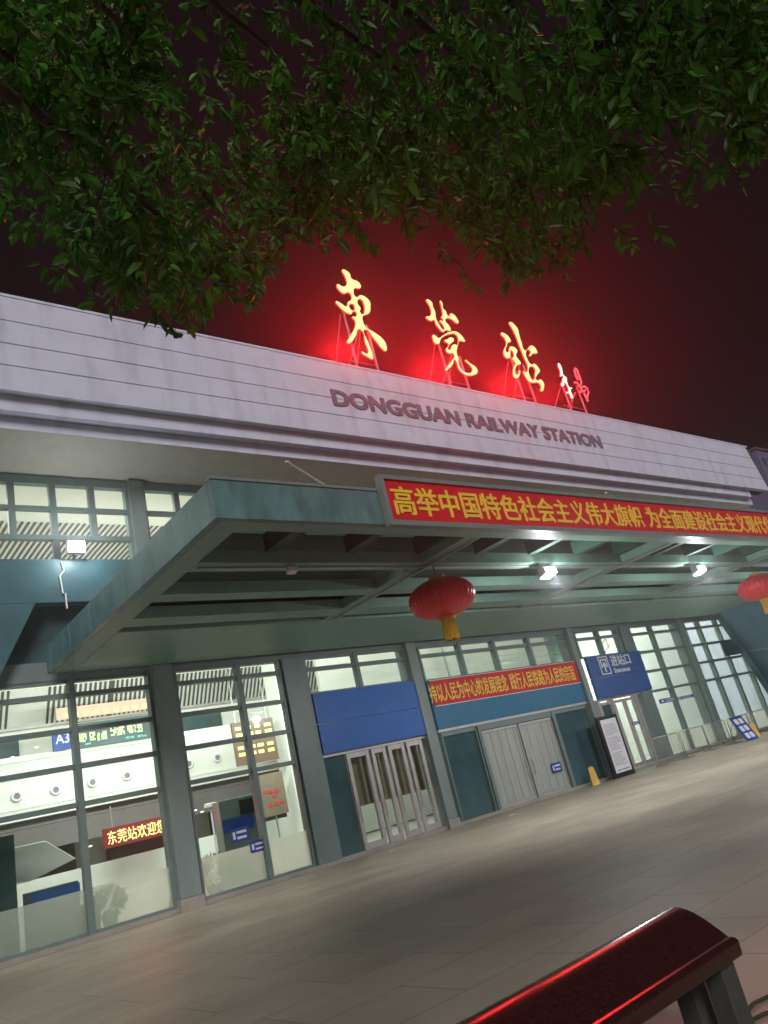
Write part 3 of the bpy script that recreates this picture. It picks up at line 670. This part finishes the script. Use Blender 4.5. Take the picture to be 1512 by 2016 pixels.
gs = thing('gate_sign', 'small blue sign reading A3 at the left end of the departure display', 'sign', (8.5, 27.85, 5.4))
q0, q1 = at(103, 1462, 27.8), at(139, 1462, 27.8)
MB().box(q0.x, q1.x - 0.02, 27.72, 27.82, 5.45, 6.15).build('panel', M['bluesign'], gs)
text('lettering', 'A3', M['whitepaint'], gs, at(110, 1462, 27.7).x, at(137, 1462, 27.7).x, 5.66, 6.0, 27.718, 0.01, 0.01)
wd = thing('welcome_display', 'red scrolling display with yellow characters hung behind the lower left windows', 'display', (9.5, 25.4, 2.0))
w0 = at(205, 1645, 25.4); w1 = at(338, 1610, 25.4)
MB().box(w0.x, w1.x, 25.42, 25.55, 1.98, 2.55).build('case', M['led_bg'], wd)
text('lettering', '东莞站欢迎您', M['led_y'], wd, at(212, 1650, 25.4).x, at(326, 1625, 25.4).x, 2.06, 2.46, 25.418, 0.01, 0.012)
MB().tube([(w0.x + .3, 25.5, 2.55), (w0.x + .3, 25.5, 3.2)], 0.02).tube([(w1.x - .3, 25.5, 2.55), (w1.x - .3, 25.5, 3.2)], 0.02).build('hanger', M['steel'], wd)
lamp('display_light', 'AREA', ((w0.x + w1.x) / 2, 25.35, 2.25), 22, (1, 0.03, 0.03), wd, 1.8, aim=((w0.x + w1.x) / 2, 20, 1.2), size_y=0.4)
td = thing('timetable_display', 'tall display of overexposed yellow lit cells hung in front of the white hall column', 'display', (14.6, 25.4, 4.0))
u0, u1 = at(460, 1450, 25.4).x, at(541, 1440, 25.4).x
z1_, z0_ = at(500, 1420, 25.4).z, at(515, 1500, 25.4).z
MB().box(u0, u1, 25.42, 25.54, z0_, z1_ + 0.05).build('case', M['led_br'], td)
ly = MB()
for j in range(5):
    for i in range(4):
        xx = u0 + 0.1 + i * (u1 - u0 - 0.1) / 4; zz = z1_ - 0.12 - j * 0.23; hh = 0.06 if j == 2 else 0.12
        ly.box(xx, xx + 0.3 * random.uniform(0.7, 1.05), 25.40, 25.418, zz - hh, zz)
ly.build('lit_cells', M['led_y'], td)
MB().tube([(u0 + .2, 25.5, z1_), (u0 + .2, 25.5, 12.95)], 0.02).tube([(u1 - .2, 25.5, z1_), (u1 - .2, 25.5, 12.95)], 0.02).build('hanger', M['steel'], td)
rd = thing('small_display', 'dim small display with red lit characters below the yellow timetable display', 'display', (15, 25.4, 1.7))
MB().box(at(515, 1550, 25.4).x, at(561, 1550, 25.4).x, 25.42, 25.52, 1.75, 3.2).build('case', M['brown'], rd)
lr = MB()
for px, py in ((523, 1560), (533, 1558), (545, 1556), (533, 1585), (545, 1582), (555, 1578), (540, 1566)):
    p = at(px, py, 25.4); lr.box(p.x - 0.07, p.x + 0.07, 25.40, 25.418, p.z - 0.05, p.z + 0.05)
lr.build('lit_characters', M['led_r'], rd)
MB().box(at(535, 1550, 25.4).x, at(537, 1550, 25.4).x, 25.44, 25.5, 0.06, 1.75).build('stand', M['steel'], rd)
# downlights under the gallery
dl = MB()
for px, py in ((385, 1596), (398, 1599), (160, 1668), (178, 1667), (72, 1472), (25, 1492)):
    p = at(px, py, 26.0); dl.lathe([(0.05, 0), (0.05, 0.03)], (p.x, 26.0, p.z), 10)
dl.build('downlights', M['tubelight'], ST)
gbn = thing('gallery_strip', 'pale pink lit strip along the gallery above the departure display', 'banner', (10, 29.2, 6.5))  # pale pink glowing strip with yellow cells along the gallery
g0, g1 = at(112, 1420, 29.2), at(302, 1388, 29.2)
MB().box(g0.x, g1.x, 29.2, 29.25, 6.72, 7.15).build('strip', emit('pale pink lit strip', (1.0, 0.62, 0.45), 0.55, False, (0.5, 0.3, 0.25)), gbn)
for k in range(9):
    xx = g0.x + 0.2 + k * (g1.x - g0.x - 0.3) / 9; MB().box(xx, xx + 0.2, 29.18, 29.198, 6.78, 6.92).build('lit_cell', M['led_y'], gbn)
# blue notices behind the glass
def notice(px0, py0, px1, py1, Y, label, rows=2, skew=0):
    a = at(px0, py0, Y); b = at(px1, py1, Y); z1 = max(a.z, b.z); z0 = min(a.z, b.z); x0, x1 = a.x, b.x
    t = thing('notice_plate', label, 'sign', ((x0 + x1) / 2, Y, z0), 'small blue notices on the glass')
    MB().box(x0, x1, Y, Y + 0.012, z0, z1).build('plate', M['bluesign'], t)
    ln = MB(); h = (z1 - z0) / (rows * 2 + 1)
    for r_ in range(rows):
        ln.box(x0 + (x1 - x0) * 0.32, x1 - (x1 - x0) * (0.1 + 0.1 * random.random()), Y - 0.004, Y - 0.001, z0 + h * (2 * r_ + 1), z0 + h * (2 * r_ + 1.9))
    ln.lathe([(0.0, 0), (0.001, 0)], (x0, Y - 0.003, z0), 4)
    ln.box(x0 + (x1 - x0) * 0.1, x0 + (x1 - x0) * 0.24, Y - 0.004, Y - 0.001, z0 + h * 1.2, z1 - h * 1.2)
    ln.build('marking', M['poster'], t); return t
notice(453, 1634, 492, 1652, 20.46, 'upper blue notice on the glass right of the leftmost thick column')
notice(491, 1658, 526, 1672, 20.46, 'lower blue notice with a round white mark beside a window mullion')
notice(1084, 1504, 1108, 1517, 20.40, 'small blue notice on the right curtained door')
notice(1300, 1386, 1332, 1370, 20.46, 'dark blue notice on the glass right of the entrance, left of the mullion')
notice(1333, 1379, 1364, 1366, 20.46, 'wide dark blue notice on the glass right of the entrance, right of the mullion')
notice(1246, 1428, 1258, 1419, 20.37, 'blue notice on the right entrance door leaf')
notice(1213, 1452, 1226, 1443, 20.37, 'blue notice on the left entrance door leaf')
# screens and hall furniture seen through the glass
kb = thing('service_kiosk', 'grey ticket kiosk with a blue lower sign seen through the second window', 'kiosk', (12.2, 23.5, 0))
MB().box(11.3, 12.6, 23.4, 23.9, 0.06, 2.55).build('cabinet', M['frame'], kb, 0.02)
MB().box(11.32, 12.4, 23.37, 23.395, 1.55, 1.95).build('sign', M['bluesign'], kb)
MB().box(12.0, 12.5, 23.36, 23.395, 2.0, 2.45).build('screen', M['black'], kb)
ck = thing('hall_camera', 'white surveillance camera on a post behind the second window', 'camera', (10.9, 24.5, 0))
cp = at(410, 1590, 24.5)
MB().tube([(cp.x + .08, 24.5, 1.6), (cp.x + .08, 24.5, cp.z - 0.05)], 0.03).tube([(cp.x + .08, 24.5, 0.06), (cp.x + .08, 24.5, 1.6)], 0.04).build('post', M['whitepaint'], ck)
MB().box(cp.x - 0.12, cp.x + 0.25, 24.38, 24.55, cp.z, cp.z + 0.13).build('housing', M['whitepaint'], ck, 0.02)
xs_ = thing('baggage_scanner', 'grey baggage scanner with a sloped hood behind the lower left windows', 'scanner', (6.6, 23.5, 0))
s0 = [at(u, v, 23.0) for u, v in ((20, 1670), (90, 1655), (150, 1690), (60, 1735), (25, 1740))]
MB().prism_xz([(p.x, p.z) for p in s0], 23.0, 24.6).build('hood', M['white'], xs_, 0.02)
MB().box(5.25, 6.35, 21.5, 22.4, 0.06, 1.35).build('body', M['tealdark'], xs_, 0.02); MB().box(5.24, 6.36, 21.45, 21.49, 1.0, 1.3).build('sign', M['navy'], xs_); MB().box(6.37, 6.8, 21.5, 22.2, 0.06, 0.75).build('tray_table', M['brown'], xs_, 0.02)
for nm, (x, y, r_, h_), lb in (('potted_plant', (7.0, 21.4, 0.33, 0.6), 'dark round potted plant behind frosted glass, left of the first thick column'), ('potted_plant', (10.0, 21.6, 0.45, 0.7), 'taller blurred potted plant behind frosted glass, right of the first thick column')):
    t = thing(nm, lb, 'plant', (x, y, 0.06), 'plants behind the frosted glass')
    MB().lathe([(r_ * 0.45, 0), (r_ * 0.6, 0.3), (r_ * 0.55, 0.3)], (x, y, 0.06), 20).build('pot', M['brown'], t)
    lf = MB(); rr = random.Random(3)
    for i in range(260):
        d = Vector((rr.gauss(0, 1), rr.gauss(0, 1), rr.gauss(0, 1))).normalized(); c = Vector((x, y, 0.36 + h_ / 2)) + Vector((d.x * r_, d.y * r_, d.z * h_ / 2)) * rr.random() ** 0.4
        e = d.orthogonal() * 0.05; lf.add([c - e, c + d * 0.06, c + e + d * 0.1, c + d * 0.2], [(0, 1, 2, 3)])
    lf.build('foliage', M['plant'], t)

# ------------------------------------------------------------------ plaza furniture in front of the doors
pb = thing('poster_stand', 'tall white poster in a dark frame standing left of the entrance doors', 'poster stand', (27.2, 19.75, 0))
MB().box(26.35, 27.75, 19.70, 19.80, 0.0, 2.42).build('frame', M['black'], pb, 0.01)
MB().box(26.52, 27.60, 19.685, 19.698, 0.18, 2.28).build('sheet', M['poster'], pb)
pl = MB(); rr = random.Random(5)
for i in range(26):
    z = 2.12 - i * 0.066
    if i in (0, 8, 17): continue
    pl.box(26.62, 26.62 + 0.88 * rr.uniform(0.6, 1.0), 19.679, 19.683, z, z + 0.018)
pl.box(26.62, 27.5, 19.679, 19.683, 0.26, 0.30)
pl.build('text_lines', M['ink'], pb)
def wet_sign(loc, label, rz=0.0):
    t = thing('wet_floor_sign', label, 'wet floor sign', loc, 'yellow wet floor signs'); x, y, z = loc
    for s in (-1, 1):
        y0, y1 = y + s * 0.17, y + s * 0.012
        b = MB().add([(x - 0.15, y0, z), (x + 0.15, y0, z), (x + 0.105, y1, z + 0.66), (x - 0.105, y1, z + 0.66), (x - 0.15, y0 + s * 0.015, z), (x + 0.15, y0 + s * 0.015, z), (x + 0.105, y1 + s * 0.012, z + 0.66), (x - 0.105, y1 + s * 0.012, z + 0.66)],
                     [(0, 1, 2, 3), (4, 7, 6, 5), (0, 4, 5, 1), (1, 5, 6, 2), (2, 6, 7, 3), (3, 7, 4, 0)]).build('board', M['yellow'], t)
    MB().box(x - 0.05, x + 0.05, y - 0.03, y + 0.03, z + 0.66, z + 0.70).build('handle', M['yellow'], t)
    t.rotation_euler = (0, 0, rz); return t
p = atz(1140, 1553, 0.0); ws = wet_sign((25.3, 19.9, 0.0), 'yellow wet floor sign standing by the dark glass left of the poster', R(-40))
dup(ws, Vector((35.6, 18.3, 0.0)), 'yellow wet floor sign at the right edge beside the blue information board', R(-40))
ab_ = thing('information_board', 'blue and white leaning information board in front of the crowd barriers', 'board', (34.2, 18.0, 0))
a = [(33.7, 17.75, 0.03), (34.75, 17.75, 0.03), (34.75, 18.2, 1.12), (33.7, 18.2, 1.12)]
MB().add(a + [(x, y + 0.04, z) for x, y, z in a], [(0, 1, 2, 3), (4, 7, 6, 5), (0, 4, 5, 1), (1, 5, 6, 2), (2, 6, 7, 3), (3, 7, 4, 0)]).build('board', M['bluesign'], ab_)
sq = MB()
for i in range(2):
    for j in range(3):
        u0, u1 = 0.14 + i * 0.4, 0.44 + i * 0.4; v0, v1 = 0.08 + j * 0.3, 0.3 + j * 0.3
        pt = lambda u, v: (33.7 + 1.05 * u, 17.745 + 0.45 * v, 0.03 + 1.09 * v + 0.002)
        sq.add([pt(u0, v0), pt(u1, v0), pt(u1, v1), pt(u0, v1)], [(0, 1, 2, 3)])
sq.build('picture', M['poster'], ab_)
MB().tube([(33.9, 18.22, 1.0), (33.9, 18.75, 0.0)], 0.018).tube([(34.55, 18.22, 1.0), (34.55, 18.75, 0.0)], 0.018).build('strut', M['steel'], ab_)
def make_barrier(loc, label):
    t = thing('crowd_barrier', label, 'barrier', loc, 'steel crowd barriers in front of the glass'); x, y, z = loc; L = 1.95
    MB().tube([(x, y, 0.05), (x, y, 1.04), (x + 0.06, y, 1.1), (x + L - 0.06, y, 1.1), (x + L, y, 1.04), (x + L, y, 0.05)], 0.024).tube([(x, y, 0.22), (x + L, y, 0.22)], 0.018).build('frame', M['steel'], t, smooth=True)
    for i in range(1, 15): MB().tube([(x + L * i / 15, y, 0.22), (x + L * i / 15, y, 1.09)], 0.010, 6).build('bar', M['steel'], t)
    for xx in (x + 0.1, x + L - 0.1): MB().box(xx - 0.03, xx + 0.03, y - 0.3, y + 0.3, 0.0, 0.045).build('foot', M['steel'], t)
    return t
b0 = make_barrier((28.75, 19.1, 0), 'steel crowd barrier nearest the open entrance doors')
for i, lb in enumerate(('second steel crowd barrier right of the entrance', 'steel crowd barrier behind the blue information board', 'steel crowd barrier right of the information board at the picture edge', 'last steel crowd barrier, farthest right past the picture edge')):
    dup(b0, Vector((28.75 + 2.1 * (i + 1), 19.1 + 0.05 * (i % 2), 0)), lb)

# ------------------------------------------------------------------ bench in the foreground
bz = 0.50
A_ = atz(1452, 1842, bz); B_ = atz(1325, 1786, bz + 0.15)
xe = (A_.x + B_.x) / 2; yn = A_.y; yf = B_.y + 0.06
bt = thing('stone_bench', 'glossy dark bench with a curved top and square legs reflecting red light', 'bench', (xe - 1.6, (yn + yf) / 2, 0))
W = yf - yn
prof = [(yn, bz - 0.09), (yn - 0.005, bz - 0.015), (yn + 0.015, bz), (yn + 0.05, bz + 0.004)]
for i in range(1, 17):
    u = i / 16; prof.append((yn + 0.05 + (W - 0.05) * u, bz + 0.004 + 0.15 * math.sin(u * 1.95) - 0.05 * max(0, u - 0.85) ** 2 * 40))
prof += [(yf + 0.004, bz + 0.06), (yf - 0.02, bz - 0.09)]
b_ = MB(); n = len(prof); xs = [xe, xe - 0.02, xe - 1.0, xe - 2.0, xe - 3.2]
vs = []
for i, x in enumerate(xs):
    for (y, z) in prof: vs.append((x, y, z))
fs = []
for i in range(len(xs) - 1): fs += [(i * n + k, i * n + (k + 1) % n, (i + 1) * n + (k + 1) % n, (i + 1) * n + k) for k in range(n)]
fs += [tuple(range(n)), tuple(range(len(xs) * n - 1, (len(xs) - 1) * n - 1, -1))]
b_.add(vs, fs); so = b_.build('seat', M['bench'], bt, 0.012, smooth=True)
LX = atz(1385, 1900, bz - 0.1).x
for x in (LX, LX - 2.0):
    for y in (yn + 0.03, yf - 0.15):
        MB().box(x - 0.065, x + 0.065, y, y + 0.12, 0.0, bz - 0.092).build('leg', M['benchleg'], bt, 0.008)
# loose cable on the paving
cb = MB(); c0 = [atz(u, v, 0.012) for u, v in ((1430, 2030), (1446, 2006), (1470, 1992), (1484, 1975), (1512, 1962), (1545, 1950))]
cb.tube(c0, 0.011, 6); c1 = [atz(u, v, 0.012) for u, v in ((1460, 2030), (1480, 2008), (1500, 1998), (1540, 1982))]; cb.tube(c1, 0.011, 6)
top(cb.build('cable', M['bark'], smooth=True), 'thin brown cable lying on the paving beside the bench leg', 'cable')

rs = random.Random(4)
for (u, v, lb) in ((775, 1676, 'crumpled pale paper scrap on the paving in front of the aluminium double doors'), (1010, 1606, 'small pale scrap on the paving before the curtained doors')):
    c = atz(u, v, 0.0); pm = MB(); ring = [(c.x + rs.uniform(.10, .17) * math.cos(a * 0.9), c.y + rs.uniform(.06, .11) * math.sin(a * 0.9), 0.005 + rs.uniform(0, .035)) for a in range(7)]
    pm.add(ring + [(c.x, c.y, 0.05)], [(k, (k + 1) % 7, 7) for k in range(7)]); top(pm.build('paper_scrap', M['poster']), lb, 'litter')
# ------------------------------------------------------------------ far building behind the right end
q = at(1490, 905, 46.0)
fb = thing('distant_building', 'dim purple-blue building rising beyond the right end of the station', 'building', (q.x + 12, 52, 0))
zt = at(1512, 890, 46.0).z
MB().box(q.x + 1.0, q.x + 26, 46, 58, 0, zt).build('wall', mat('purple grey render', (0.14, 0.13, 0.24), 0.8), fb)
MB().box(q.x + 0.8, q.x + 26.2, 45.8, 58.2, zt + 0.003, zt + 0.4).build('roof', M['joint'], fb)
for i in range(12):
    for j in range(5): MB().box(q.x + 2 + i * 2, q.x + 3.2 + i * 2, 45.97, 46.02, zt - 3.0 - j * 3.3, zt - 1.4 - j * 3.3).build('window', M['tealdark'], fb)

# ------------------------------------------------------------------ overhanging tree
def leaf_mat():
    m = bpy.data.materials.new('leaf'); n, l = nodes(m); b = n['Principled BSDF']
    tc = n.new('ShaderNodeTexCoord'); no = n.new('ShaderNodeTexNoise'); no.inputs['Scale'].default_value = 7; no.inputs['Detail'].default_value = 4
    l.new(tc.outputs['Object'], no.inputs['Vector']); rp = n.new('ShaderNodeValToRGB')
    rp.color_ramp.elements[0].position = 0.35; rp.color_ramp.elements[1].position = 0.7
    rp.color_ramp.elements[0].color = (0.022, 0.10, 0.012, 1); rp.color_ramp.elements[1].color = (0.10, 0.28, 0.03, 1)
    l.new(no.outputs[0], rp.inputs[0]); l.new(rp.outputs[0], b.inputs['Base Color'])
    b.inputs['Roughness'].default_value = 0.45; b.inputs['Specular IOR Level'].default_value = 0.25
    t = n.new('ShaderNodeBsdfTranslucent'); l.new(rp.outputs[0], t.inputs[0]); s = n.new('ShaderNodeMixShader'); s.inputs[0].default_value = 0.4
    l.new(b.outputs[0], s.inputs[1]); l.new(t.outputs[0], s.inputs[2]); l.new(s.outputs[0], n['Material Output'].inputs[0]); return m
M['leaf'] = leaf_mat()
TB = Vector((-2.2, 0.6, 0))
tree = thing('plaza_tree', 'leafy tree whose drooping dark crown hangs over the top of the view', 'tree', TB)
rr = random.Random(11)
LOW = [(-120, 330), (0, 330), (60, 420), (130, 490), (190, 560), (235, 500), (300, 610), (330, 650), (370, 590), (440, 570), (480, 610), (530, 510), (600, 480), (700, 420), (760, 430), (850, 450), (950, 500), (1035, 560), (1100, 530), (1150, 430), (1210, 370), (1280, 300), (1400, 260), (1512, 340), (1650, 330)]
def low(px):
    for (a, b), (c, d) in zip(LOW, LOW[1:]):
        if a <= px <= c: return b + (d - b) * (px - a) / (c - a)
    return 300
lv = MB(); tw = MB()
def leaf(c, d, nrm, L, Wd):
    d = d.normalized(); s = d.cross(nrm).normalized(); nn = s.cross(d)
    lv.add([c, c + d * L * 0.35 + s * Wd * 0.5 + nn * 0.008, c + d * L * 0.35 - nn * 0.006, c + d * L * 0.35 - s * Wd * 0.5 + nn * 0.008, c + d * L * 0.72 + s * Wd * 0.36 - nn * 0.004, c + d * L * 0.72 - s * Wd * 0.36 - nn * 0.004, c + d * L - nn * 0.02],
           [(0, 1, 2), (0, 2, 3), (1, 4, 6, 2), (2, 6, 5, 3)])
def spray(tip, n, ln):
    a = rr.uniform(0, 6.28); h = Vector((math.cos(a), math.sin(a), 0))
    d0 = (Vector((0, 0, -1)) + h * rr.uniform(0.1, 0.8)).normalized()
    base = tip - d0 * ln
    tw.tube([base, base + d0 * ln * 0.5 + h * 0.02, tip], 0.006, 4, 0.002)
    for i in range(n):
        u = (i + rr.random()) / n; c = base + d0 * ln * u
        a2 = rr.uniform(0, 6.28); sd_ = Vector((math.cos(a2), math.sin(a2), rr.uniform(-0.9, 0.25)))
        leaf(c, sd_ + d0 * 0.5, Vector((rr.gauss(0, 0.6), rr.gauss(0, 0.6), 1)).normalized(), *((lambda q: (q, q * rr.uniform(0.36, 0.52)))(rr.uniform(0.045, 0.13))))
# branches: from the trunk fork out over the view
fork = TB + Vector((0.15, 0.2, 2.9))
tips = []
for (px, py, d) in ((60, 150, 4.6), (250, 60, 5.2), (330, 440, 5.2), (560, 120, 5.6), (800, 150, 6.0), (1000, 200, 6.6), (1350, 80, 6.2), (700, -150, 5.0), (1200, -150, 5.5), (200, -200, 4.4)):
    tips.append(atd(px, py, d))
tk = MB(); tk.tube([TB, TB + Vector((0.02, 0.05, 1.0)), TB + Vector((0.08, 0.1, 2.0)), fork], 0.24, 14, 0.17); tk.build('trunk', M['bark'], tree, smooth=True)
for tpt in tips:
    v = tpt - fork; mid = fork + v * 0.45 + Vector((0, 0, 0.55)); m2 = fork + v * 0.8 + Vector((rr.uniform(-.1, .1), rr.uniform(-.1, .1), 0.35))
    MB().tube([fork - Vector((0, 0, 0.1)), fork + v * 0.2 + Vector((0, 0, 0.35)), mid, m2, tpt], 0.085, 8, 0.012).build('branch', M['bark'], tree, smooth=True)
# drooping sprays: clumps hanging inside the crown, thinner near its lower rim
clumps = []
for _ in range(190):
    px = rr.uniform(-140, 1660); lo = low(px); py = lo - abs(rr.gauss(0, 1)) * 210 - 40
    clumps.append((px, max(py, -260), rr.uniform(4.2, 7.8), rr.uniform(0.3, 0.6)))
for px, lo in LOW:
    for _ in range(2): clumps.append((px + rr.uniform(-14, 14), lo - 55, rr.uniform(4.5, 6.5), 0.18))
for px, py, d, r_ in clumps:
    c = atd(px, py, d)
    k = int(rr.uniform(7, 13)) if r_ > 0.2 else 5
    for _ in range(k):
        o = Vector((rr.gauss(0, r_ * 0.5), rr.gauss(0, r_ * 0.5), rr.gauss(0, r_ * 0.42)))
        spray(c + o, int(rr.uniform(8, 15)), rr.uniform(0.2, 0.42))
# the rest of the crown, unseen behind the view, shaped to shade leaves at right
for _ in range(1700):
    a = rr.uniform(0, 6.28); q_ = Vector((rr.uniform(-3.0, 5.5), rr.uniform(-4.0, 2.6), rr.uniform(5.0, 8.4)))
    v = q_ - EYE
    if M3.transposed() @ v and (M3.transposed() @ v).z < -0.6 * v.length and v.z < 4.2: continue
    if q_.x * 0.73 - q_.y * 0.68 < rr.uniform(-0.7, 0.4): continue
    spray(q_, 12, 0.4)
lv.build('crown', M['leaf'], tree); tw.build('twigs', M['bark'], tree)

# ------------------------------------------------------------------ night haze, added so the sign and lamps glow
hz = MB().box(-40, 110, -30, 75, -1.0, 24).build('haze', [bpy.data.materials.new('night haze')]); top(hz, kind='stuff')
hm = hz.data.materials[0]; n, l = nodes(hm); n.remove(n['Principled BSDF'])
pv = n.new('ShaderNodeVolumePrincipled'); pv.inputs['Color'].default_value = (0.85, 0.85, 0.88, 1); pv.inputs['Density'].default_value = HAZE; pv.inputs['Anisotropy'].default_value = 0.85
l.new(pv.outputs[0], n['Material Output'].inputs['Volume'])
